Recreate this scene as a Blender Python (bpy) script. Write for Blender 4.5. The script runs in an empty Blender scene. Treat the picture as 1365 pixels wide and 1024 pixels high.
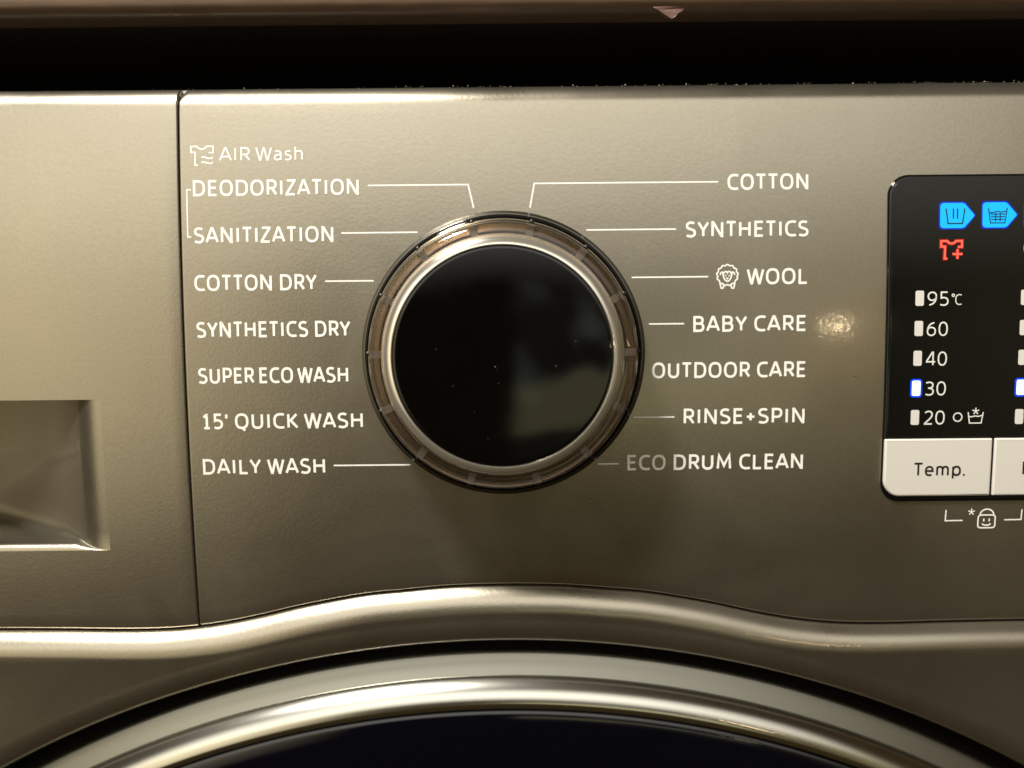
import bpy, math, random
from mathutils import Vector, Matrix
random.seed(7)
sc = bpy.context.scene
MM = 0.001
Z0 = 0.790            # height of the panel origin above the floor

# ------------------------------------------------------------------ camera
cam_d = bpy.data.cameras.new('camera'); cam = bpy.data.objects.new('camera', cam_d)
sc.collection.objects.link(cam); sc.camera = cam
PITCH, ROLL = 0.070, 0.009
fw = Vector((0, math.cos(PITCH), -math.sin(PITCH)))
up0 = Vector((0, math.sin(PITCH), math.cos(PITCH))); rt0 = Vector((1, 0, 0))
rt = rt0*math.cos(ROLL) - up0*math.sin(ROLL)
up = up0*math.cos(ROLL) + rt0*math.sin(ROLL)
cam.matrix_world = Matrix(((rt.x, up.x, -fw.x, 0), (rt.y, up.y, -fw.y, -0.190),
                           (rt.z, up.z, -fw.z, Z0), (0, 0, 0, 1)))
cam_d.sensor_width = 36; cam_d.lens = 1065/1365*36
cam_d.clip_start = 0.005; cam_d.clip_end = 50
cam_d.dof.use_dof = True; cam_d.dof.focus_distance = 0.186; cam_d.dof.aperture_fstop = 8

# ------------------------------------------------------------------ light
world = bpy.data.worlds.new('World'); sc.world = world; world.use_nodes = True
bg = world.node_tree.nodes['Background']
bg.inputs[0].default_value = (1.0, 0.62, 0.21, 1); bg.inputs[1].default_value = 0.036

def lamp(name, loc, target, size, power, col, size_y=None, shape='RECTANGLE'):
    d = bpy.data.lights.new(name, 'AREA'); d.shape = shape; d.size = size
    if size_y: d.size_y = size_y
    d.energy = power; d.color = col
    o = bpy.data.objects.new(name, d); sc.collection.objects.link(o)
    o.location = (loc[0], loc[1], loc[2]+Z0)
    o.rotation_euler = (Vector(target)-Vector(loc)).to_track_quat('-Z', 'Y').to_euler()
    return o
def uv_nodes(o):
    d = o.data; d.use_nodes = True; nt = d.node_tree
    g = nt.nodes.new('ShaderNodeNewGeometry'); sp_ = nt.nodes.new('ShaderNodeSeparateXYZ')
    nt.links.new(g.outputs['Parametric'], sp_.inputs[0])
    def op(kind, a, b=None, c=None):
        n = nt.nodes.new('ShaderNodeMath'); n.operation = kind
        for k, x in enumerate((a, b, c)):
            if x is None: continue
            if hasattr(x, 'links'): nt.links.new(x, n.inputs[k])
            else: n.inputs[k].default_value = x
        return n.outputs[0]
    return nt, g, sp_.outputs[0], sp_.outputs[1], op
def soften(o, pu=1.0, pv=1.5):
    """light that fades towards its rims, like a pool of light on a ceiling or wall"""
    nt, g, u, v, op = uv_nodes(o)
    def bump(x, p): return op('POWER', op('MAXIMUM', op('MULTIPLY', op('MULTIPLY', x, op('SUBTRACT', 1.0, x)), 4.0), 0.0), p)
    nt.links.new(op('MULTIPLY', bump(u, pu), bump(v, pv)), nt.nodes['Emission'].inputs['Strength'])
lamp('room_lamp', (-0.62, -0.82, 1.45), (0, 0, 0), 0.36, 64.0, (1.0, 0.95, 0.86), shape='DISK')
soften(lamp('ceiling_bounce_fill', (-0.30, -2.0, 1.02), (-0.30, 0, 0.2), 5.0, 54.0, (1.0, 0.955, 0.84), 1.8))  # added soft panel standing in for light bounced off ceiling and upper walls
soften(lamp('left_wall_fill', (-1.50, -2.0, 0.02), (-0.1, 0, 0), 2.0, 17.0, (1.0, 0.87, 0.58), 2.1), 1.0, 1.0)  # added fill that brightens the drawer as a lit wall would
soften(lamp('right_wall_fill', (1.75, -2.0, 0.05), (0.3, 0, 0), 1.5, 2.2, (1.0, 0.86, 0.48), 2.1), 1.0, 1.0)  # added fill behind the camera, lifts the display and the panel's right side
# added unseen lamp: its noise pattern paints a dim room reflection in the dial face
refl_lamp = lamp('room_reflection_lamp', (0.475, -2.3, -0.16), (0.475, 0, -0.16), 0.95, 2.75, (1, 1, 1), 0.92)
nt, g, u, v, op = uv_nodes(refl_lamp)
nz = nt.nodes.new('ShaderNodeTexNoise'); nz.inputs['Scale'].default_value = 3.2; nz.inputs['Detail'].default_value = 2.5
nt.links.new(g.outputs['Parametric'], nz.inputs['Vector'])
def sstep(x, a, b):
    n = nt.nodes.new('ShaderNodeMapRange'); n.interpolation_type = 'SMOOTHSTEP'
    nt.links.new(x, n.inputs[0]); n.inputs[1].default_value = a; n.inputs[2].default_value = b
    return n.outputs[0]
vw = op('ADD', v, op('MULTIPLY', op('SUBTRACT', nz.outputs['Fac'], 0.5), 0.22))
low = op('MULTIPLY', sstep(vw, 0.20, 0.23), op('SUBTRACT', 1.0, sstep(vw, 0.46, 0.52)))
patch = op('MULTIPLY', op('MULTIPLY', sstep(nz.outputs['Fac'], 0.46, 0.66), sstep(vw, 0.40, 0.50)), 0.55)
base = op('ADD', op('MULTIPLY', low, 0.62), op('ADD', patch, 0.05))
edge = op('MULTIPLY', op('MULTIPLY', sstep(u, 0.0, 0.03), sstep(op('SUBTRACT', 1.0, u), 0.0, 0.05)), op('MULTIPLY', sstep(v, 0.0, 0.06), sstep(op('SUBTRACT', 1.0, v), 0.0, 0.2)))
nt.links.new(op('MULTIPLY', base, edge), nt.nodes['Emission'].inputs['Strength'])
mx = nt.nodes.new('ShaderNodeMix'); mx.data_type = 'RGBA'
nt.links.new(low, mx.inputs[0]); mx.inputs[6].default_value = (0.75, 0.80, 0.72, 1); mx.inputs[7].default_value = (1.0, 0.93, 0.50, 1)
nt.links.new(mx.outputs[2], nt.nodes['Emission'].inputs['Color'])
bulb_d = bpy.data.lights.new('small_bulb', 'POINT'); bulb_d.energy = 0.34; bulb_d.shadow_soft_size = 0.010
bulb_d.color = (1.0, 0.76, 0.45)
bulb = bpy.data.objects.new('small_bulb', bulb_d); sc.collection.objects.link(bulb)
bulb.location = (0.0772*(1.1+.19)/.19, -1.1, Z0+0.004)

sc.view_settings.view_transform = 'Standard'; sc.view_settings.look = 'None'
sc.view_settings.exposure = 0.0; sc.view_settings.gamma = 1.0
sc.cycles.use_denoising = True
sc.cycles.max_bounces = 12; sc.cycles.sample_clamp_indirect = 6

# ------------------------------------------------------------------ materials
def mat(name, col, metallic=0.0, rough=0.5, coat=0.0, coat_rough=0.05, emit=None, es=1.0, trans=0.0, ior=1.5, spec=0.5):
    m = bpy.data.materials.new(name); m.use_nodes = True
    b = m.node_tree.nodes['Principled BSDF']
    b.inputs['Base Color'].default_value = (*col, 1)
    b.inputs['Metallic'].default_value = metallic; b.inputs['Roughness'].default_value = rough
    b.inputs['Coat Weight'].default_value = coat; b.inputs['Coat Roughness'].default_value = coat_rough
    b.inputs['Transmission Weight'].default_value = trans; b.inputs['IOR'].default_value = ior
    b.inputs['Specular IOR Level'].default_value = spec
    if emit:
        b.inputs['Emission Color'].default_value = (*emit, 1); b.inputs['Emission Strength'].default_value = es
    return m
def noise_bump(m, scale, strength, dist, detail=3, to=('Normal',), col_var=0.0, base=None, stretch=None):
    nt = m.node_tree; b = nt.nodes['Principled BSDF']
    tc = nt.nodes.new('ShaderNodeTexCoord'); n = nt.nodes.new('ShaderNodeTexNoise')
    n.inputs['Scale'].default_value = scale; n.inputs['Detail'].default_value = detail
    if stretch:
        mp = nt.nodes.new('ShaderNodeMapping'); mp.inputs['Scale'].default_value = stretch
        nt.links.new(tc.outputs['Object'], mp.inputs[0]); nt.links.new(mp.outputs[0], n.inputs['Vector'])
    else:
        nt.links.new(tc.outputs['Object'], n.inputs['Vector'])
    bp = nt.nodes.new('ShaderNodeBump'); bp.inputs['Strength'].default_value = strength
    bp.inputs['Distance'].default_value = dist
    nt.links.new(n.outputs['Fac'], bp.inputs['Height'])
    for t in to: nt.links.new(bp.outputs[0], b.inputs[t])
    if col_var and base:
        r = nt.nodes.new('ShaderNodeMapRange'); r.inputs[3].default_value = 1-col_var; r.inputs[4].default_value = 1+col_var
        nt.links.new(n.outputs['Fac'], r.inputs[0])
        v = nt.nodes.new('ShaderNodeVectorMath'); v.operation = 'SCALE'; v.inputs[0].default_value = base
        nt.links.new(r.outputs[0], v.inputs['Scale']); nt.links.new(v.outputs[0], b.inputs['Base Color'])
    return m
PAINT = (0.39, 0.355, 0.285)
M = {}
def smudge(m, scale, lo, hi):
    """hand smears: slow changes of gloss"""
    nt = m.node_tree; tc = nt.nodes.new('ShaderNodeTexCoord'); n = nt.nodes.new('ShaderNodeTexNoise')
    n.inputs['Scale'].default_value = scale; n.inputs['Detail'].default_value = 4; n.inputs['Distortion'].default_value = 0.8
    nt.links.new(tc.outputs['Object'], n.inputs['Vector'])
    r = nt.nodes.new('ShaderNodeMapRange'); r.inputs[1].default_value = 0.3; r.inputs[2].default_value = 0.7
    r.inputs[3].default_value = lo; r.inputs[4].default_value = hi
    nt.links.new(n.outputs['Fac'], r.inputs[0]); nt.links.new(r.outputs[0], nt.nodes['Principled BSDF'].inputs['Roughness'])
def paint():
    m = mat('inox_paint', PAINT, 0.95, 0.31, 0.6, 0.07)
    m.node_tree.nodes['Principled BSDF'].inputs['Coat IOR'].default_value = 1.6
    noise_bump(m, 1350, 0.40, 0.00005, 2, to=('Normal',), col_var=0.10, base=PAINT)
    noise_bump(m, 1050, 0.21, 0.00006, 1, to=('Coat Normal',))
    smudge(m, 28, 0.26, 0.34)
    return m
M['paint'] = paint()
M['print'] = mat('cream_print', (0.84, 0.825, 0.78), 0, 0.5)
M['black_gloss'] = mat('black_gloss', (0.004, 0.004, 0.004), 0, 0.03, 0.0)
M['disc'] = mat('dial_glass', (0.0008, 0.0008, 0.0008), 0, 0.05, 0.0, spec=0.6); smudge(M['disc'], 60, 0.03, 0.10)
M['smoke'] = mat('display_glass', (0.003, 0.0035, 0.003), 0, 0.06, 0.0, spec=0.5); smudge(M['smoke'], 50, 0.04, 0.14)
M['skirt'] = mat('smoked_chrome', (0.25, 0.19, 0.135), 1.0, 0.06)
M['floor'] = mat('bronze_under_rim', (0.40, 0.32, 0.24), 0.92, 0.24)
M['clear'] = mat('clear_acrylic', (0.95, 0.90, 0.84), 0, 0.03, trans=1.0, ior=1.49)
M['inner'] = mat('bronze_floor', (0.50, 0.40, 0.31), 1.0, 0.25)
M['notch'] = mat('notch_grey', (0.24, 0.21, 0.195), 0.3, 0.4)
M['groove'] = mat('dark_groove', (0.02, 0.014, 0.01), 0.2, 0.3)
M['silver'] = noise_bump(mat('satin_silver', (0.93, 0.88, 0.78), 0.86, 0.12), 900, 0.1, 0.00004)
M['chrome'] = noise_bump(mat('door_trim', (0.66, 0.65, 0.60), 1.0, 0.18), 700, 0.08, 0.00005)
M['chrome_satin'] = noise_bump(mat('door_trim_satin', (0.30, 0.295, 0.26), 1.0, 0.36), 700, 0.1, 0.00005)
M['door_glass'] = mat('door_glass', (0.0006, 0.0009, 0.003), 0, 0.04, spec=0.7); smudge(M['door_glass'], 22, 0.03, 0.16)
M['rubber'] = mat('black_rubber', (0.006, 0.006, 0.006), 0, 0.6)
M['button'] = noise_bump(mat('button_silver', (0.80, 0.77, 0.71), 0.25, 0.34), 1800, 0.08, 0.00004)
M['ink'] = mat('dark_ink', (0.012, 0.010, 0.008), 0, 0.5)
M['bar'] = mat('indicator_white', (0.66, 0.64, 0.60), 0, 0.35)
M['digit'] = mat('digit_white', (0.72, 0.72, 0.68), 0, 0.45)
M['bar_lit'] = mat('indicator_lit', (0.8, 0.85, 0.9), 0, 0.4, emit=(0.72, 0.86, 1.0), es=1.15)
M['bar_halo'] = mat('indicator_blue_halo', (0.0, 0.02, 0.3), 0, 0.4, emit=(0.0, 0.06, 0.95), es=0.9)  # glowing border that paints the blue halo round lit bars
M['cyan'] = mat('icon_cyan', (0.0, 0.08, 0.2), 0, 0.4, emit=(0.0, 0.50, 1.0), es=1.0)
M['cyan_halo'] = mat('icon_blue_halo', (0.0, 0.0, 0.2), 0, 0.4, emit=(0.0, 0.02, 0.42), es=1.0)  # emissive outline, halo of the lit status icons put into geometry
M['icon_ink'] = mat('icon_dark_line', (0.002, 0.02, 0.06), 0, 0.4)
M['red'] = mat('icon_red', (0.5, 0.05, 0.03), 0, 0.4, emit=(0.95, 0.13, 0.08), es=1.0)
M['red_halo'] = mat('icon_red_halo', (0.2, 0.0, 0.0), 0, 0.4, emit=(0.30, 0.006, 0.003), es=1.0)  # red halo of the shirt icon, likewise painted as an emissive outline
M['cabinet'] = mat('cabinet_grey', (0.20, 0.19, 0.17), 0.3, 0.5)
M['counter'] = noise_bump(mat('counter_laminate_shaded', (0.020, 0.013, 0.009), 0, 0.45), 60, 0.15, 0.0006, 5,  # near-black colour carries the shade of the worktop's underside
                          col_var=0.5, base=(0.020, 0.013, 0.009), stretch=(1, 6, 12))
M['counter_edge'] = noise_bump(mat('counter_edge_strip', (0.13, 0.082, 0.052), 0, 0.4), 90, 0.15, 0.0004, 4,
                          col_var=0.35, base=(0.13, 0.082, 0.052), stretch=(1, 8, 8))
M['chip'] = noise_bump(mat('torn_laminate', (0.13, 0.065, 0.048), 0, 0.6), 700, 0.4, 0.0003)
M['dust'] = mat('dust', (0.30, 0.27, 0.20), 0, 0.9)
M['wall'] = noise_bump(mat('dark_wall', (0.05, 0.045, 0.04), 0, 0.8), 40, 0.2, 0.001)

# ------------------------------------------------------------------ mesh helpers
ORG = Vector((0, 0, Z0))
ROOT_LOC = Vector((-0.002, 0.30, 0.0))
def mk(name, verts, faces, m, parent=None, smooth=True, sharp=35, top=False):
    me = bpy.data.meshes.new(name)
    me.from_pydata([(v[0]*MM, v[1]*MM, v[2]*MM) for v in verts], [], faces)
    me.validate(); me.update()
    me.materials.append(M[m])
    if smooth:
        me.polygons.foreach_set('use_smooth', [True]*len(me.polygons))
        me.set_sharp_from_angle(angle=math.radians(sharp))
    o = bpy.data.objects.new(name, me); sc.collection.objects.link(o)
    if parent is None:
        o.location = ORG
    else:
        o.parent = parent
        if parent is root: o.location = ORG - ROOT_LOC
    return o
def recalc(o):
    import bmesh
    bm = bmesh.new(); bm.from_mesh(o.data)
    bmesh.ops.recalc_face_normals(bm, faces=bm.faces); bm.to_mesh(o.data); bm.free()
    return o
RC, ZV = 830.0, -2.0
def surf(z): return (z-ZV)**2/(2*RC)

def grid(rows, close=False):
    n = len(rows[0]); V = [p for r in rows for p in r]; F = []
    for i in range(len(rows)-1):
        for j in range(n if close else n-1):
            k = (j+1) % n
            F.append((i*n+j, i*n+k, (i+1)*n+k, (i+1)*n+j))
    return V, F
def lathe(profile, c, n=160, a0=0, a1=360):
    """profile of (radius, y); axis along Y through (x, z) = c"""
    full = abs(a1-a0) >= 360
    rows = []
    for r, y in profile:
        row = []
        for k in range(n if full else n+1):
            a = math.radians(a0+(a1-a0)*k/n)
            row.append((c[0]+r*math.sin(a), y, c[1]+r*math.cos(a)))
        rows.append(row)
    return grid(rows, full)
def ring_loft(loops, cap_rows=None):
    V, F = grid(loops, True)
    return V, F
def plate(name, x0, x1, z0, z1, rad, h, bev, m, parent, back=0.5, sf=surf, skirt=None):
    """rounded plate lying on the panel: rad = (tl, tr, bl, br); top at height h over the surface"""
    tl, tr, bl, br = rad
    levels = set([z0, z1])
    K = 7
    for r in (tl, tr):
        for k in range(K+1): levels.add(z1-r*(1-math.sin(math.pi/2*k/K)))
    for r in (bl, br):
        for k in range(K+1): levels.add(z0+r*(1-math.sin(math.pi/2*k/K)))
    zz = sorted(levels)
    out = [zz[0]]
    for a in zz[1:]:
        if a-out[-1] < 1e-4: continue
        n = max(1, int((a-out[-1])/3.0)); b = out[-1]
        for k in range(1, n+1): out.append(b+(a-b)*k/n)
    zz = out[::-1]
    def inset(z, rt_, rb):
        if rt_ > 0 and z > z1-rt_: return rt_-math.sqrt(max(0, rt_*rt_-(z-(z1-rt_))**2))
        if rb > 0 and z < z0+rb: return rb-math.sqrt(max(0, rb*rb-((z0+rb)-z)**2))
        return 0
    L = [(x0+inset(z, tl, bl), z) for z in zz]; R = [(x1-inset(z, tr, br), z) for z in zz]
    loop = L+R[::-1]
    n = len(loop)
    nor = []
    for i in range(n):
        a, b, c = Vector(loop[i-1]), Vector(loop[i]), Vector(loop[(i+1) % n])
        d1 = (b-a); d2 = (c-b)
        d1 = d1.normalized() if d1.length > 1e-9 else d2.normalized()
        d2 = d2.normalized() if d2.length > 1e-9 else d1
        t = d1+d2
        t = t.normalized() if t.length > 1e-6 else d1
        q = Vector((-t.y, t.x)); f = 1/max(0.5, q.dot(Vector((-d1.y, d1.x))))
        nor.append(q*f)     # inward for counter-clockwise loop (left down, right up)
    def ring(ins, hh): return [(p[0]+q[0]*ins, sf(p[1]+q[1]*ins)-hh, p[1]+q[1]*ins) for p, q in zip(loop, nor)]
    rings = [ring(0, -back)]
    if bev > 0:
        for k in range(5):
            a = math.pi/2*k/4
            rings.append(ring(bev*(1-math.cos(a)), h-bev+bev*math.sin(a)))
        rings.append(ring(bev+0.06, h))
    else:
        rings.append(ring(0, h))
    V, F = grid(rings, True)
    o = len(V)-n; k = len(L)
    for i in range(k-1):
        F.append((o+i, o+i+1, o+n-2-i, o+n-1-i))
    return recalc(mk(name, V, F, m, parent))

# ---- strokes and lettering (flat print)
def resample(pts, step=2.5):
    out = [pts[0]]
    for a, b in zip(pts, pts[1:]):
        d = math.hypot(b[0]-a[0], b[1]-a[1]); n = max(1, int(d/step))
        for k in range(1, n+1): out.append((a[0]+(b[0]-a[0])*k/n, a[1]+(b[1]-a[1])*k/n))
    return out
def stroke_geo(strokes, w, sf, lift, V, F, step=0.006):
    for si, st in enumerate(strokes):
        closed = len(st) > 3 and math.hypot(st[0][0]-st[-1][0], st[0][1]-st[-1][1]) < 1e-6
        pts = resample(st)
        cl = [pts[0]]
        for p in pts[1:]:
            if math.hypot(p[0]-cl[-1][0], p[1]-cl[-1][1]) > 1e-4: cl.append(p)
        if closed: cl = cl[:-1]
        n = len(cl); base = len(V); hh = lift+step*si
        for i in range(n):
            b = Vector(cl[i])
            a = Vector(cl[i-1]) if (i > 0 or closed) else None
            c = Vector(cl[(i+1) % n]) if (i < n-1 or closed) else None
            d1 = (b-a).normalized() if a is not None else (c-b).normalized()
            d2 = (c-b).normalized() if c is not None else d1
            t = (d1+d2); t = t.normalized() if t.length > 1e-5 else d1
            q = Vector((-t.y, t.x)); f = 1/max(0.38, q.dot(Vector((-d1.y, d1.x))))
            for s in (1, -1):
                p = b+q*(s*w/2*f)
                V.append((p.x, sf(p.y)-hh, p.y))
        for i in range(n if closed else n-1):
            j = (i+1) % n
            F.append((base+2*i, base+2*i+1, base+2*j+1, base+2*j))
def strokes_obj(name, strokes, w, m, parent, sf=surf, lift=0.03):
    V, F = [], []
    stroke_geo(strokes, w, sf, lift, V, F)
    return recalc(mk(name, V, F, m, parent, smooth=False))
def poly_obj(name, polys, m, parent, sf=surf, lift=0.03):
    V, F = [], []
    for p in polys:
        b = len(V); V += [(x, sf(z)-lift, z) for x, z in p]; F.append(tuple(range(b, b+len(p))))
    return recalc(mk(name, V, F, m, parent, smooth=False))
def se(cx, cy, rx, ry, a0, a1, n=18, p=2.5):
    out = []
    for k in range(n+1):
        a = math.radians(a0+(a1-a0)*k/n); c, s = math.cos(a), math.sin(a)
        out.append((cx+rx*math.copysign(abs(c)**(2/p), c), cy+ry*math.copysign(abs(s)**(2/p), s)))
    return out
def bez(*P, n=9):
    out = []
    for i in range(0, len(P)-3, 3):
        a, b, c, d = P[i:i+4]
        for k in range(0 if i == 0 else 1, n+1):
            t = k/n; u = 1-t
            out.append(tuple(u**3*a[j]+3*u*u*t*b[j]+3*u*t*t*c[j]+t**3*d[j] for j in (0, 1)))
    return out
S_, R_, D_ = 0.125, 0.085, 0.015     # side bearings: straight, round, diagonal
S_UP = bez((.54, .93), (.40, 1.02), (.02, 1.06), (.02, .74), (.02, .44), (.58, .58), (.58, .26), (.58, -.08), (.16, -.03), (0, .06))
GL = {
 'A': (.80, D_, D_, [[(0, 0), (.36, 1), (.44, 1), (.80, 0)], [(.13, .30), (.67, .30)]]),
 'B': (.60, S_, R_, [[(.30, .53)]+[(0, .53), (0, 1), (.28, 1)]+se(.28, .765, .27, .235, 90, -90)[1:]+[(.28, .53)], [(.30, .53)]+se(.30, .265, .30, .265, 90, -90)[1:]+[(0, 0), (0, .54)]]),
 'C': (.62, R_, R_-.03, [se(.44, .5, .44, .5, 62, 298, 26, 2.5)]),
 'D': (.70, S_, R_, [[(0, 0), (0, 1), (.26, 1)]+se(.26, .5, .44, .5, 90, -90, 22)[1:]+[(0, 0)]]),
 'E': (.52, S_, .05, [[(.52, 1), (0, 1), (0, 0), (.52, 0)], [(0, .52), (.47, .52)]]),
 'H': (.66, S_, S_, [[(0, 0), (0, 1)], [(.66, 0), (.66, 1)], [(0, .52), (.66, .52)]]),
 'I': (0.0, S_+.03, S_+.03, [[(0, 0), (0, 1)]]),
 'K': (.60, S_, D_, [[(0, 0), (0, 1)], [(.57, 1), (.16, .52), (.62, 0)], [(0, .52), (.18, .52)]]),
 'L': (.50, S_, .03, [[(0, 1), (0, 0), (.50, 0)]]),
 'M': (.88, S_-.02, S_-.02, [[(0, 0), (.07, 1), (.44, .22), (.81, 1), (.88, 0)]]),
 'N': (.68, S_, S_, [[(0, 0), (0, 1), (.05, 1), (.63, 0), (.68, 0), (.68, 1)]]),
 'O': (.78, R_, R_, [se(.39, .5, .39, .5, 90, 450, 44, 2.45)]),
 'P': (.56, S_, R_-.03, [[(0, 0), (0, 1), (.27, 1)]+se(.27, .71, .29, .29, 90, -90)[1:]+[(0, .42)]]),
 'Q': (.78, R_, R_, [se(.39, .5, .39, .5, 90, 450, 44, 2.45), [(.38, .02), (.62, -.20)]]),
 'R': (.60, S_, .03, [[(0, 0), (0, 1), (.27, 1)]+se(.27, .73, .28, .27, 90, -90)[1:]+[(0, .46)], [(.28, .46), (.60, 0)]]),
 'S': (.58, R_-.02, R_-.02, [S_UP]),
 'T': (.64, .02, .02, [[(0, 1), (.64, 1)], [(.32, 1), (.32, 0)]]),
 'U': (.64, S_, S_, [[(0, 1), (0, .34)]+se(.32, .34, .32, .34, 180, 360, 20, 2.4)[1:]+[(.64, 1)]]),
 'W': (1.08, D_, D_, [[(0, 1), (.25, 0), (.29, 0), (.52, .98), (.56, .98), (.79, 0), (.83, 0), (1.08, 1)]]),
 'Y': (.68, D_, D_, [[(0, 1), (.34, .44), (.68, 1)], [(.34, .46), (.34, 0)]]),
 'Z': (.58, .05, .05, [[(.02, 1), (.57, 1), (.57, .96), (0, .05), (0, 0), (.58, 0)]]),
 'a': (.44, R_, S_-.01, [bez((.04, .66), (.20, .75), (.44, .76), (.44, .46))+[(.44, 0)], bez((.44, .42), (.22, .44), (0, .40), (0, .19), (0, -.06), (.34, -.04), (.44, .14))]),
 's': (.40, .07, .07, [bez((.37, .66), (.24, .73), (.02, .73), (.02, .53), (.02, .32), (.40, .42), (.40, .19), (.40, -.05), (.10, -.02), (0, .05))]),
 'h': (.48, S_-.01, S_-.01, [[(0, 0), (0, 1.06)], [(0, .50)]+se(.24, .46, .24, .25, 180, 0, 16)[1:]+[(.48, 0)]]),
 'e': (.54, R_, R_-.02, [[(0, .36), (.54, .36)]+se(.27, .36, .27, .36, 0, 308, 30, 2.3)]),
 'm': (.84, S_-.01, S_-.01, [[(0, 0), (0, .72)], [(0, .48)]+se(.21, .45, .21, .27, 180, 0, 14)[1:]+[(.42, 0)], [(.42, .48)]+se(.63, .45, .21, .27, 180, 0, 14)[1:]+[(.84, 0)]]),
 'n': (.48, S_-.01, S_-.01, [[(0, 0), (0, .72)], [(0, .48)]+se(.24, .46, .24, .26, 180, 0, 16)[1:]+[(.48, 0)]]),
 'i': (0.0, S_-.01, S_-.01, [[(0, 0), (0, .72)], [(0, .90), (0, 1.0)]]),
 'p': (.54, S_-.01, R_, [[(0, .72), (0, -.28)], se(.27, .36, .27, .36, 180, -180, 30, 2.3)]),
 '.': (.02, .06, .06, [[(.01, -.05), (.01, .08)]]),
 '0': (.56, R_, R_, [se(.28, .5, .28, .5, 90, 450, 36, 2.3)]),
 '1': (.42, .06, .06, [[(0, .80), (.20, .99), (.22, .99), (.22, 0)], [(.02, 0), (.42, 0)]]),
 '2': (.54, R_, R_-.02, [bez((.02, .88), (.18, 1.05), (.52, 1.06), (.52, .74), (.52, .50), (.22, .28), (.02, .03))+[(.02, 0), (.54, 0)]]),
 '3': (.52, R_, R_, [bez((.02, .94), (.22, 1.04), (.50, 1.02), (.50, .76), (.50, .56), (.32, .53), (.16, .53)), bez((.16, .53), (.34, .53), (.53, .48), (.53, .26), (.53, -.06), (.16, -.04), (0, .06))]),
 '4': (.60, .05, .05, [[(.46, 0), (.46, 1), (.40, 1), (0, .30), (0, .26), (.62, .26)]]),
 '5': (.52, R_, R_, [[(.49, 1), (.06, 1), (.06, .55)]+bez((.06, .56), (.28, .62), (.53, .56), (.53, .29), (.53, -.04), (.18, -.05), (0, .05))[1:]]),
 '6': (.56, R_, R_, [bez((.48, .98), (.18, .94), (.0, .68), (0, .33))+se(.28, .31, .28, .31, 180, 540, 30, 2.2)[1:]]),
 '9': (.56, R_, R_, [bez((.08, .02), (.38, .06), (.56, .32), (.56, .67))+se(.28, .69, .28, .31, 0, 360, 30, 2.2)[1:]]),
 "'": (0.0, .07, .05, [[(0, 1.02), (0, .72)]]),
 '+': (.52, .08, .08, [[(0, .44), (.52, .44)], [(.26, .17), (.26, .71)]]),
}
def text_strokes(s, x0, x1, zb, cap, w, space=0.30):
    """lay the string out so that its ink runs from x0 to x1, its base line at zb"""
    wu = w/(cap-w); x = 0; items = []; first = True
    for i, ch in enumerate(s):
        if ch == ' ': x += space; continue
        W, l, r, st = GL[ch]
        if not first: x += l
        items.append((x+wu/2, st)); x += W+wu+r; last = r; first = False
    total = x-last
    H = cap-w
    k = (x1-x0)/(total*H)
    out = []
    for ox, st in items:
        for q in st: out.append([(x0+(ox+px)*H*k, zb+w/2+pz*H) for px, pz in q])
    return out, k
TS = []
def text(name, s, x0, x1, zb, cap, w, m, parent, sf=surf, lift=0.03, space=0.30):
    st, k = text_strokes(s, x0, x1, zb, cap, w, space); TS.append((s, round(k, 2)))
    return strokes_obj(name, st, w, m, parent, sf, lift)

# ------------------------------------------------------------------ setting: wall behind the machine
def box(name, x0, x1, y0, y1, z0, z1, m, parent=None, bev=0.0, seg=3):
    import bmesh
    bm = bmesh.new(); bmesh.ops.create_cube(bm, size=1)
    for v in bm.verts:
        v.co = Vector(((x0+x1)/2+v.co.x*(x1-x0), (y0+y1)/2+v.co.y*(y1-y0), (z0+z1)/2+v.co.z*(z1-z0)))*MM
    if bev: bmesh.ops.bevel(bm, geom=list(bm.edges), offset=bev*MM, segments=seg, affect='EDGES', profile=0.5)
    me = bpy.data.meshes.new(name); bm.to_mesh(me); bm.free(); me.materials.append(M[m])
    me.polygons.foreach_set('use_smooth', [True]*len(me.polygons)); me.set_sharp_from_angle(angle=math.radians(35))
    o = bpy.data.objects.new(name, me); sc.collection.objects.link(o)
    if parent is None: o.location = ORG
    else:
        o.parent = parent
        if parent is root: o.location = ORG - ROOT_LOC
    return o
root = None
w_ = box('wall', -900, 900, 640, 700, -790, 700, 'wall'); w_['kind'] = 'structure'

# ------------------------------------------------------------------ the washing machine
root = bpy.data.objects.new('washing_machine', None); sc.collection.objects.link(root)
root.location = ROOT_LOC
root['label'] = 'grey metallic front-loading washing machine with round black dial and lit display'
root['category'] = 'washing machine'
CXM = -2.0                                 # the machine's centre line
XL, XR = CXM-300, CXM+300
SEAM = -77.95
cab = box('cabinet', XL, XR, 42, 600, -780, 52, 'cabinet', root, 4)
lid = box('lid', XL, XR, 5.5, 600, 52.5, 57.7, 'cabinet', root, 1.2)

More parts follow.
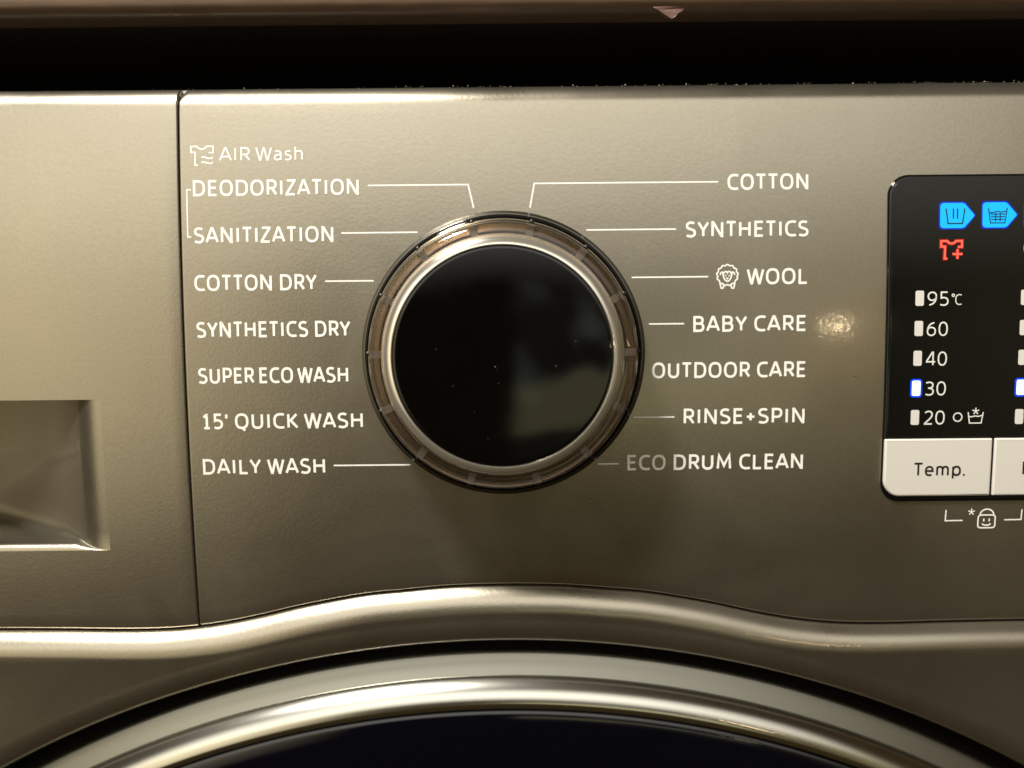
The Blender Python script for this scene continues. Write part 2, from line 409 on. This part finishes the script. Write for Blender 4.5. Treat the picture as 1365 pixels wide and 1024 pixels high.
# wave of the front frame's upper edge (x from the centre line -> z)
WAVE = [(0, -63.1), (8, -63.2), (16, -63.55), (25, -64.35), (34, -65.2), (43, -66.7), (52, -68.5), (60, -70.4), (68, -72.05), (76, -73.2), (84, -73.85), (94, -74.0), (110, -73.7), (130, -73.5), (320, -73.5)]
def wave(x):
    d = abs(x-CXM)
    for i in range(len(WAVE)-1):
        if WAVE[i][0] <= d <= WAVE[i+1][0]:
            x0, z0 = WAVE[i]; x1, z1 = WAVE[i+1]
            def tg(j):
                if j == 0 or j == len(WAVE)-1: return 0
                return (WAVE[j+1][1]-WAVE[j-1][1])/(WAVE[j+1][0]-WAVE[j-1][0])
            h = x1-x0; t = (d-x0)/h
            return (2*t**3-3*t*t+1)*z0+(t**3-2*t*t+t)*h*tg(i)+(-2*t**3+3*t*t)*z1+(t**3-t*t)*h*tg(i+1)
    return -73.5

def fillet(r, n=6): return [(r*(1-math.cos(math.pi/2*k/n)), r*(1-math.sin(math.pi/2*k/n))) for k in range(n+1)]
def axis(lo, hi, r_lo, r_hi, step, back, extra=()):
    """positions with fillet depths at either end: list of (pos, depth)"""
    a = [(lo, back)]+[(lo+u, d) for u, d in fillet(r_lo)]
    n = max(2, int((hi-lo-r_lo-r_hi)/step)); mid = [(lo+r_lo+(hi-lo-r_lo-r_hi)*k/n, 0) for k in range(1, n)]
    mid += [(e, 0) for e in extra]; mid = sorted(set(mid))
    b = [(hi-u, d) for u, d in fillet(r_hi)][::-1]+[(hi, back)]
    return a+mid+b
TOP = 57.2
def panel_mesh(name, x0, x1, hole=None):
    xs = axis(x0, x1, 0.4, 0.4, 3.0, 10, [hole[0], hole[1]] if hole else [x0+.7, x0+1.1, x0+1.6, x0+2.2])
    extra = ()
    # rows in normalised coordinates from the top down
    PH = math.radians(56); ra = 4.6/math.sin(PH)
    zt = [(0.0, 10)]+[(4.6-ra*math.sin(PH*(1-k/10)), ra*(1-math.cos(PH*(1-k/10)))) for k in range(11)]
    n = 44
    rows = []
    for x, dx in xs:
        zb = wave(x)+0.35
        col = []
        RT = 2.2; e = x-x0                       # the panel's upper corner at the seam is rounded
        dr = RT-math.sqrt(RT*RT-(RT-e)**2) if (not hole and e < RT) else 0
        for u, d in zt: col.append((TOP-u-dr*(1-u/4.6), d))
        za, zc = TOP-4.6, zb+0.8
        mids = [za+(zc-za)*k/n for k in range(1, n)]
        if hole:
            h1, h0 = hole[3], hole[2]
            mids = [za+(h1-za)*k/16 for k in range(1, 16)]+[h1]+[h1+(h0-h1)*k/12 for k in range(1, 12)]+[h0]+[h0+(zc-h0)*k/6 for k in range(1, 6)]
        col += [(z, 0) for z in mids]
        for u, d in fillet(0.8)[::-1]: col.append((zb+u, d))
        col.append((zb, 10))
        rows.append([(x, surf(z)+d+dx if max(d, dx) < 9 else surf(z)+10, z) for z, d in col])
    V, F = grid(rows)
    if hole:
        def inside(f):
            cx = sum(V[i][0] for i in f)/4; cz = sum(V[i][2] for i in f)/4
            return hole[0] < cx < hole[1] and hole[2] < cz < hole[3]
        F = [f for f in F if not inside(f)]
    return V, F
panel = recalc(mk('control_panel', *panel_mesh('control_panel', SEAM+0.17, XR), 'paint', root, sharp=50))

# detergent drawer with its grip recess
HX0, HX1, HZ0, HZ1 = -285.0, -98.3, -53.2, -16.2
drawer = recalc(mk('detergent_drawer', *panel_mesh('drawer', XL, SEAM-0.17, (HX0, HX1, HZ0, HZ1)), 'paint', root, sharp=50))
drawer['label'] = 'detergent drawer front with scooped grip recess'
def rec_depth(x):
    def one(s):
        if s <= 0: return 0
        d = s*s*0.045 if s < 8 else 2.88+0.74*(s-8)
        return d
    d = one(min(HX1-x, x-HX0)); return d if d < 32 else 32+8*(1-math.exp(-(d-32)/8))
def recess():
    xs = []
    x = HX1
    while x > HX0: xs.append(x); x -= (0.8 if x > HX1-40 or x < HX0+40 else 5)
    xs.append(HX0)
    rows = []
    for x in xs:
        D = rec_depth(x); col = []
        def p(z, y): col.append((x, y, z))
        # upper lip, ceiling, back wall, fillet, floor, lower lip
        rl = min(0.5, D*0.3)
        p(HZ1, surf(HZ1))
        p(HZ1+0.15, surf(HZ1)+rl*0.5); p(HZ1+0.3, surf(HZ1)+rl)
        p(HZ1+0.3, surf(HZ1)+D*0.5); 
        rf = min(4.0, D*0.45); rb = min(1.7, D*0.5); FZ = HZ0+rb
        p(HZ1+0.3, surf(HZ1)+D)
        for k in range(1, 8):
            z = HZ1+0.3+(FZ+rf-HZ1-0.3)*k/8; p(z, surf(z)+D)
        for k in range(6):
            a = math.pi/2*k/5; p(FZ+rf*(1-math.sin(a)), surf(FZ)+D-rf*(1-math.cos(a)))
        p(FZ, surf(HZ0)+(D-rf+rb)/2)
        for k in range(6):
            a = math.pi/2*(1-k/5); p(HZ0+rb*math.sin(a), surf(HZ0)+rb*(1-math.cos(a)))
        rows.append(col)
    return grid(rows)
rec = recalc(mk('grip_recess', *recess(), 'paint', drawer, sharp=40))

# front frame round the door opening
DC = (CXM, -341.0); RO = 264.0
def r_top(th):
    s, c = math.sin(th), math.cos(th)
    lo, hi = RO, 900.0
    f = lambda r: (DC[1]+r*c) - (wave(DC[0]+r*s)-0.15) if abs(r*s) < 300 else 1
    for _ in range(50):
        m = (lo+hi)/2
        if f(m) > 0: hi = m
        else: lo = m
    return hi
def frame_mesh():
    rows = []
    N = 300
    for i in range(N+1):
        th = math.radians(-74+148*i/N)
        rt_ = r_top(th); wdt = rt_-RO; cs = max(0.3, math.cos(th))
        YF = 0.0
        A, B, DB = 6.2, 6.0, 2.6
        PH = math.radians(52); ra = A/math.sin(PH)
        tilt = lambda q: 2.6*(1-math.exp(-q*0.1/2.6))
        prof = [(rt_, YF+9)]
        for k in range(15):
            ph = PH*(1-k/14); prof.append((rt_-A+ra*math.sin(ph), YF+ra*(1-math.cos(ph))))
        n = 10
        for k in range(1, n): prof.append((rt_-A-(wdt-A-B)*k/n, YF+tilt((wdt-A-B)*k/n)))
        for k in range(12):
            t = 1-(1-k/11)
            prof.append((RO+B*(1-t), YF+tilt(wdt-A-B)+DB*(1-math.sqrt(max(0, 1-t*t)))))
        prof += [(RO, YF+tilt(wdt-A-B)+DB+2), (RO+0.3, 30)]
        rows.append([(DC[0]+r*math.sin(th), y, DC[1]+r*math.cos(th)) for r, y in prof])
    return grid(rows)
frame = recalc(mk('front_frame', *frame_mesh(), 'paint', root, sharp=60))

# door
door = recalc(mk('door', *lathe([(262, 40), (259.3, 30), (259.3, 8.4), (259.1, 7.8), (258.6, 7.4), (257.2, 6.8), (255.4, 6.0), (254.0, 5.4), (253.5, 5.7)], DC, 260, -80, 80), 'chrome_satin', root, sharp=50))
recalc(mk('trim_ring', *lathe([(253.7, 6.2), (253.7, 5.3), (253.4, 4.8), (252.4, 3.7), (251.4, 2.86), (250.4, 2.24), (249.4, 1.79), (248.4, 1.52), (247.6, 1.45), (247.1, 1.6), (246.8, 2.0), (246.7, 3.0)], DC, 260, -80, 80), 'chrome', door, sharp=50))
recalc(mk('door_glass', *lathe([(246.9, 3.2), (246.6, 2.5), (246.0, 2.0), (245.0, 1.7), (243.0, 1.5), (240, 1.35), (220, 0.6), (180, -0.6)], DC, 260, -80, 80), 'door_glass', door))
recalc(mk('gasket', *lathe([(290, 31), (255, 30.5)], DC, 120, -80, 80), 'rubber', door))

# ------------------------------------------------------------------ printing on the panel
CAP, WT = 3.80, 0.585
def lettering(s, x0, x1, zb, cap=CAP, w=WT, space=0.37): return text('program_name', s, x0, x1, zb, cap, w, 'print', panel, space=space)
text('air_wash_heading', 'AIR Wash', -68.4, -48.6, 39.72, 3.25, 0.40, 'print', panel)
lettering('DEODORIZATION', -74.65, -35.6, 31.55); lettering('SANITIZATION', -74.7, -41.75, 20.55)
lettering('COTTON DRY', -74.85, -45.85, 9.35); lettering('SYNTHETICS DRY', -74.75, -38.15, -1.68)
lettering('SUPER ECO WASH', -74.75, -39.0, -12.62, space=0.26); lettering("15' QUICK WASH", -74.2, -35.75, -23.58)
lettering('DAILY WASH', -74.6, -45.15, -34.6)
lettering('COTTON', 51.1, 70.1, 31.9); lettering('SYNTHETICS', 41.2, 70.2, 20.9)
lettering('WOOL', 55.65, 70.2, 9.75); lettering('BABY CARE', 43.1, 70.0, -1.35)
lettering('OUTDOOR CARE', 33.4, 70.1, -12.3); lettering('RINSE+SPIN', 41.0, 69.95, -23.4)
lettering('ECO DRUM CLEAN', 27.6, 69.85, -34.5)
LW = 0.36
for st in ([(-33.5, 33.75), (-9.9, 33.75), (-8.65, 28.25)], [(-39.9, 22.68), (-21.95, 22.72)], [(-43.95, 11.43), (-32.5, 11.43)],
           [(-43.1, -32.64), (-24.65, -32.62)], [(4.6, 28.2), (5.65, 33.87), (48.95, 33.87)], [(17.85, 22.88), (39.0, 22.92)],
           [(28.5, 11.67), (46.6, 11.69)], [(32.6, .66), (40.95, .66)], [(29.1, -21.6), (38.8, -21.6)], [(20.5, -32.84), (25.55, -32.84)]):
    strokes_obj('leader_line', [st], LW, 'print', panel)
strokes_obj('bracket_line', [[(-75.1, 33.1), (-76.1, 33.1), (-76.1, 22.08), (-75.25, 22.08)]], 0.3, 'print', panel)
# shirt with air waves
def shirt(x, z, s, plus=False):
    st = [[(x+.34*s, z), (x+.05*s, z), (x+.05*s, z-.24*s), (x+.2*s, z-.24*s)][::-1]]
    st = [[(x+.30*s, z-.82*s), (x+.17*s, z-.82*s), (x+.19*s, z-.26*s), (x, z-.26*s), (x, z), (x+.28*s, z)] +
          bez((x+.28*s, z), (x+.38*s, z-.16*s), (x+.60*s, z-.16*s), (x+.70*s, z))[1:] +
          [(x+.98*s, z), (x+.98*s, z-.28*s), (x+.78*s, z-.28*s)]]
    if not plus:
        for k, zz in enumerate((.48, .70)):
            st.append(bez((x+.46*s, z-(zz+.02)*s), (x+.60*s, z-(zz-.10)*s), (x+.78*s, z-(zz+.16)*s), (x+.98*s, z-(zz-.0)*s)))
    return st
strokes_obj('shirt_air_icon', shirt(-74.95, 43.2, 5.3), 0.36, 'print', panel)
# sheep
sx, sz = 51.13, 12.0
outline = [(sx+(2.42+.13*math.cos(13*a))*math.sin(a), sz+(2.38+.13*math.cos(13*a))*math.cos(a)) for a in [2*math.pi*k/104 for k in range(105)]]
outline[-1] = outline[0]
face = [(sx-1.05, sz+.50)]+bez((sx-1.05, sz+.5), (sx-1.0, sz-.6), (sx-.5, sz-1.45), (sx, sz-1.45), (sx+.5, sz-1.45), (sx+1.0, sz-.6), (sx+1.05, sz+.5))
curl = bez((sx-1.75, sz+.05), (sx-1.6, sz+.75), (sx-1.1, sz+.9), (sx-.85, sz+.45), (sx-.6, sz+1.0), (sx-.1, sz+1.0), (sx, sz+.5), (sx+.1, sz+1.0), (sx+.6, sz+1.0), (sx+.85, sz+.45), (sx+1.1, sz+.9), (sx+1.6, sz+.75), (sx+1.75, sz+.05), n=6)
sheep = strokes_obj('sheep_icon', [outline, face[1:], curl, [(sx-.42, sz+.05), (sx-.42, sz-.28)], [(sx+.42, sz+.05), (sx+.42, sz-.28)], [(sx-.25, sz-.62), (sx, sz-.85), (sx+.25, sz-.62)],
             [(sx-1.75, sz-1.95), (sx-1.5, sz-3.05), (sx-1.05, sz-3.05), (sx-.85, sz-2.4)], [(sx+1.75, sz-1.95), (sx+1.5, sz-3.05), (sx+1.05, sz-3.05), (sx+.85, sz-2.4)]], 0.34, 'print', panel)
# child lock mark below the display
strokes_obj('lock_bracket_line', [[(105.0, -45.0), (104.93, -47.65), (109.15, -47.6)]], 0.3, 'print', panel)
strokes_obj('lock_bracket_line', [[(119.25, -47.55), (123.35, -47.5), (123.4, -45.0)]], 0.3, 'print', panel)
def star(x, z, r): return [[(x, z), (x+r*math.sin(a), z+r*math.cos(a))] for a in [2*math.pi*k/5 for k in range(5)]]
strokes_obj('star_mark', star(111.2, -45.5, .85), 0.26, 'print', panel)
lx0, lx1, lz0, lz1 = 112.9, 117.05, -49.5, -46.3
bodyp = se((lx0+lx1)/2, (lz0+lz1)/2, (lx1-lx0)/2, (lz1-lz0)/2, 45, 405, 32, 6)
strokes_obj('lock_icon', [bodyp, se((lx0+lx1)/2, lz1, 1.65, 1.45, 0, 180, 16, 2), [(114.3, -47.2), (114.3, -47.9)], [(115.6, -47.2), (115.6, -47.9)],
            bez((113.9, -48.45), (114.3, -49.0), (115.6, -49.0), (116.0, -48.45))], 0.34, 'print', panel)

# ------------------------------------------------------------------ programme dial
KC = (-1.95, -6.1)
dial = recalc(mk('program_dial', *lathe([(31.9, -4.2), (31.3, -5.4), (30.9, -7.5), (30.5, -9.6), (30.1, -11.2), (29.5, -12.0), (29.2, -12.1)], KC, 200), 'skirt', root, sharp=40))
dial['label'] = 'round programme dial with clear rim and glossy black face'
recalc(mk('base_collar', *lathe([(33.6, 0.9), (33.6, -0.6), (33.4, -1.2), (32.9, -1.9), (32.5, -3.0), (32.2, -4.1), (31.95, -4.3), (31.6, -4.3)], KC, 200), 'black_gloss', dial, sharp=40))
recalc(mk('inner_sleeve', *lathe([(26.2, -12.0), (26.2, -13.4), (26.0, -13.6), (25.95, -17.6), (25.9, -18.1), (25.6, -18.2)], KC, 200), 'inner', dial, sharp=40))
recalc(mk('rim_floor', *lathe([(29.3, -12.05), (28.7, -12.3), (26.0, -12.3)], KC, 200), 'floor', dial, sharp=40))
recalc(mk('groove', *lathe([(27.25, -12.32), (27.25, -12.7), (26.85, -12.7), (26.85, -12.32)], KC, 200), 'groove', dial, sharp=40))
V, F = lathe([(26.35, -13.8), (29.0, -13.3), (29.35, -13.9), (29.15, -15.6), (28.8, -16.6), (28.2, -17.2), (27.2, -17.5), (26.35, -17.5)], KC, 200)
n = 200; last = 7*n
F += [(last+j, last+(j+1) % n, (j+1) % n, j) for j in range(n)]
recalc(mk('clear_rim', V, F, 'clear', dial, sharp=40))
notch_me = None
for k in range(14):
    a = math.radians((k+0.5)*25.4 if k < 7 else -(k-6.5)*25.4)
    def q(r, da, y): return (KC[0]+r*math.sin(a+da), y, KC[1]+r*math.cos(a+da))
    d = 0.030
    V = [q(26.5, -d, -12.33), q(28.7, -d, -12.33), q(28.7, d, -12.33), q(26.5, d, -12.33), q(26.5, -d, -13.2), q(28.6, -d, -13.2), q(28.6, d, -13.2), q(26.5, d, -13.2)]
    F = [(0, 1, 5, 4), (1, 2, 6, 5), (2, 3, 7, 6), (3, 0, 4, 7), (4, 5, 6, 7)]
    recalc(mk('notch', V, F, 'notch', dial, smooth=False))
for k in range(14):
    a = math.radians((k+0.5)*25.4 if k < 7 else -(k-6.5)*25.4)
    cx, cz = KC[0]+30.35*math.sin(a), KC[1]+30.35*math.cos(a)
    rows = [[(cx+.62*math.cos(e)*math.cos(b), -10.35-.35*math.sin(e), cz+.62*math.cos(e)*math.sin(b)) for b in [2*math.pi*q/10 for q in range(10)]] for e in (-.3, .2, .7, 1.2, 1.55)]
    recalc(mk('notch_reflection_dot', *grid(rows, True), 'groove', dial))  # dark dots modelled in place of the notches' reflections in the skirt
recalc(mk('silver_ring', *lathe([(25.7, -17.4), (25.62, -18.6), (25.5, -19.1), (25.3, -19.32), (24.2, -19.62), (23.95, -19.72), (23.78, -19.7), (23.7, -19.0)], KC, 200), 'silver', dial, sharp=40))
V, F = lathe([(23.72, -19.0), (23.68, -19.45), (23.4, -19.62), (22.9, -19.66), (12, -19.68), (0.01, -19.68)], KC, 200)
recalc(mk('dial_face', V, F, 'disc', dial, sharp=40))

# ------------------------------------------------------------------ display
disp = plate('display_panel', 88.75, 262, -42.75, 35.1, (4.8, 4.8, 4.6, 4.6), 0.75, 0.7, 'black_gloss', root, back=0.6)
disp['label'] = 'black glass display with lit icons and temperature list'
DZ = lambda z: surf(z)-0.75
glass = plate('display_glass', 89.5, 261.3, -26.9, 34.4, (4.2, 4.2, .3, .3), 0.10, 0.08, 'smoke', disp, back=0.02, sf=DZ)
DG = lambda z: surf(z)-0.85
def arrow(x, z, grow=0.0):
    w, h = 8.05, 5.85; g = grow
    x0, x1, xs_ = x-g, x+w+g, x+5.6+g*.6
    zt, zb = z+g, z-h-g; r = .75
    p = [(x0, zt-r), (x0+.22, zt-.22), (x0+r, zt), (xs_-.4, zt), (xs_+.2, zt-.25), (x1-.35, (zt+zb)/2+.5), (x1, (zt+zb)/2), (x1-.35, (zt+zb)/2-.5), (xs_+.2, zb+.25), (xs_-.4, zb), (x0+r, zb), (x0+.22, zb+.22), (x0, zb+r)]
    return p
for k, (x, z) in enumerate(((100.75, 28.3), (110.68, 28.36), (120.6, 28.4))):
    poly_obj('status_icon_halo', [arrow(x, z, .32)], 'cyan_halo', disp, DG, .02)
    poly_obj('status_icon', [arrow(x, z)], 'cyan', disp, DG, .05)
    cx, cz = x+3.55, z-3.05
    tub = [[(cx-2.2, cz+1.75), (cx-1.7, cz-1.75), (cx+1.7, cz-1.75), (cx+2.2, cz+1.75)]]
    if k == 0: tub += [[(cx-.48, cz+1.75), (cx-.48, cz-.6)], [(cx+.48, cz+1.75), (cx+.48, cz-.6)]]
    else:
        tub += [bez((cx-1.95, cz+.75), (cx-1.0, cz+.35), (cx-.6, cz+1.1), (cx+.3, cz+.85), (cx+.9, cz+.65), (cx+1.3, cz+.85), (cx+1.95, cz+.95))]
        for j in range(3): tub.append([(cx-1.75+.1*j, cz+.3-.62*j), (cx+1.75-.1*j, cz+.3-.62*j)])
        tub += [[(cx-.5, cz+.55), (cx-.5, cz-1.4)], [(cx+.55, cz+.55), (cx+.55, cz-1.4)]]
    strokes_obj('status_icon_line', tub, 0.30 if k == 0 else 0.24, 'icon_ink', disp, DG, .08)
sh = shirt(101.05, 19.45, 5.0, True)
sh += [[(103.75, 16.4), (106.1, 16.4)], [(104.92, 17.55), (104.92, 15.25)]]
strokes_obj('add_shirt_icon_halo', sh, 0.85, 'red_halo', disp, DG, .02)
strokes_obj('add_shirt_icon', sh, 0.42, 'red', disp, DG, .08)
strokes_obj('round_red_icon', [se(122.6, 17.6, 2.0, 2.0, 90, 450, 32, 2)], 0.42, 'red', disp, DG, .08)
BARS = [(95.27, 4.33), (95.21, -2.77), (95.14, -9.81), (95.02, -16.93), (94.98, -23.93)]
for col, dx in ((0, 0), (1, 24.85)):
    for i, (x, z) in enumerate(BARS):
        x += dx; lit = i == 3
        if lit: plate('indicator_bar_halo', x-.42, x+2.4, z-.42, z+4.0, (.7,)*4, 0.03, 0, 'bar_halo', disp, back=0, sf=DG)
        plate('indicator_bar', x, x+1.98, z, z+3.58, (.42,)*4, 0.06, 0, 'bar_lit' if lit else 'bar', disp, back=0, sf=DG)
for s, z in (('95', 4.3), ('60', -2.8), ('40', -9.84), ('30', -16.93), ('20', -23.9)):
    text('temperature_number', s, 98.07, 103.07, z, 3.38, 0.36, 'digit', disp, DG, .06)
strokes_obj('degree_mark', [se(104.15, 6.75, .28, .28, 0, 360, 16, 2)]+[[(105.95-.1+p[0]*0, 0)] for p in []]+
            [[(104.75+px*2.0, 4.6+pz*2.3) for px, pz in GL['C'][3][0]]], 0.24, 'digit', disp, DG, .06)
strokes_obj('cold_ring_mark', [se(106.15, -22.15, 1.0, 1.0, 0, 360, 28, 2)], 0.3, 'digit', disp, DG, .06)
strokes_obj('cold_tub_icon', [[(108.6, -21.0), (109.0, -23.6), (111.8, -23.6), (112.2, -21.0)], bez((108.75, -21.95), (109.6, -22.35), (110.1, -21.75), (110.6, -21.95), (111.1, -22.1), (111.6, -21.85), (112.05, -21.75))]+star(110.4, -20.75, .85), 0.28, 'digit', disp, DG, .06)
for x0, x1, bl in ((88.98, 114.62, 3.9), (115.2, 141.2, .3), (141.8, 168.0, .3)):
    b = plate('button', x0, x1, -41.25, -27.3, (.3, .3, bl, .3), 1.3, 0.45, 'button', disp, back=-0.3)
    if bl > 1: text('button_lettering', 'Temp.', 95.85, 108.3, -36.3, 3.3, 0.46, 'ink', b, lambda z: surf(z)-1.3, .04)
    elif x0 < 120: text('button_lettering', 'Rinse', 122.0, 133.5, -36.25, 3.3, 0.46, 'ink', b, lambda z: surf(z)-1.3, .04)

# ------------------------------------------------------------------ worktop above the machine
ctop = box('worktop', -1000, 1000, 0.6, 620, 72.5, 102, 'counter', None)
ctop['label'] = 'brown laminate worktop over the machine, chipped at its lower front edge'; ctop['category'] = 'worktop'
def edge_strip():
    prof = [(620, 73.6)] if False else []
    prof = [(6, 72.4), (0.4, 72.1), (-1.4, 72.4), (-2.4, 73.2), (-2.9, 74.3), (-3.0, 75.7), (-3.0, 100), (-2.2, 102.0), (0.6, 102.3)]
    rows = [[(x, y, z) for y, z in prof] for x in [-1000+20*k for k in range(101)]]
    return grid(rows)
es_ = mk('edge_strip', *edge_strip(), 'counter_edge', ctop, sharp=60); recalc(es_)
def chip():
    V = []; F = []
    pts = [(32.2, 73.4), (33.2, 72.5), (34.2, 72.1), (35.2, 71.2), (36.2, 70.6), (37.2, 70.2), (38.0, 70.5), (38.6, 71.3), (39.6, 71.6), (40.4, 72.6), (41.6, 73.4)]
    for y in (-2.0, -1.2):
        for i, (x, z) in enumerate(pts): V.append((x, y-0.25*math.sin(i*1.3), z))
    n = len(pts)
    F = [tuple(range(n)), tuple(range(2*n-1, n-1, -1))]+[(i, (i+1) % n, n+(i+1) % n, n+i) for i in range(n)]
    return V, F
recalc(mk('torn_flake', *chip(), 'chip', ctop, smooth=False))

# ------------------------------------------------------------------ dust along the top edge
def crumbs(spots):
    V, F = [], []
    for x, y, z, s in spots:
        b = len(V)
        for d in ((0, 0, 1), (.9, .1, -.4), (-.5, .8, -.4), (-.4, -.8, -.4)):
            V.append((x+s*(d[0]+random.uniform(-.4, .4)), y+s*(d[1]+random.uniform(-.4, .4)), z+s*(d[2]*random.uniform(.5, 1.4))))
        F += [(b, b+1, b+2), (b, b+2, b+3), (b, b+3, b+1), (b+1, b+3, b+2)]
    return V, F
sp = []
for k in range(420):
    x = random.uniform(-125, 125)
    dens = 0.25+0.75*max(0, min(1, (x+60)/60))
    if random.random() > dens: continue
    sp.append((x, random.uniform(3.6, 6.5), 57.3, random.choice((.06, .08, .1, .13, .2))))
lint = recalc(mk('dust', *crumbs(sp), 'dust', None, smooth=False))
lint['kind'] = 'stuff'; lint['label'] = 'pale dust crumbs lying along the top edge of the machine'; lint['category'] = 'dust'
sp = [(-16.2, -19.72, -4.4, .14), (13.6, -19.72, -2.9, .13), (-3.6, -19.72, -8.2, .12), (-3.2, -19.72, -8.9, .07), (-2.9, -19.72, -11.8, .09), (-9.0, -19.72, 3.5, .06), (4.0, -19.72, 2.6, .07), (-12.6, -19.72, -12.2, .06), (-5.2, -19.72, -23.6, .06), (2.2, -19.72, -22.0, .05), (9.4, -19.72, -8.2, .10)]
for k in range(40):
    a, r = random.uniform(0, 6.3), 22*math.sqrt(random.random()); sp.append((KC[0]+r*math.cos(a), -19.7, KC[1]+r*math.sin(a), random.choice((.02, .025, .03))))
d2 = recalc(mk('dust', *crumbs(sp), 'dust', None, smooth=False))
d2['kind'] = 'stuff'; d2['label'] = 'tiny white dust specks on the black dial face'; d2['category'] = 'dust'
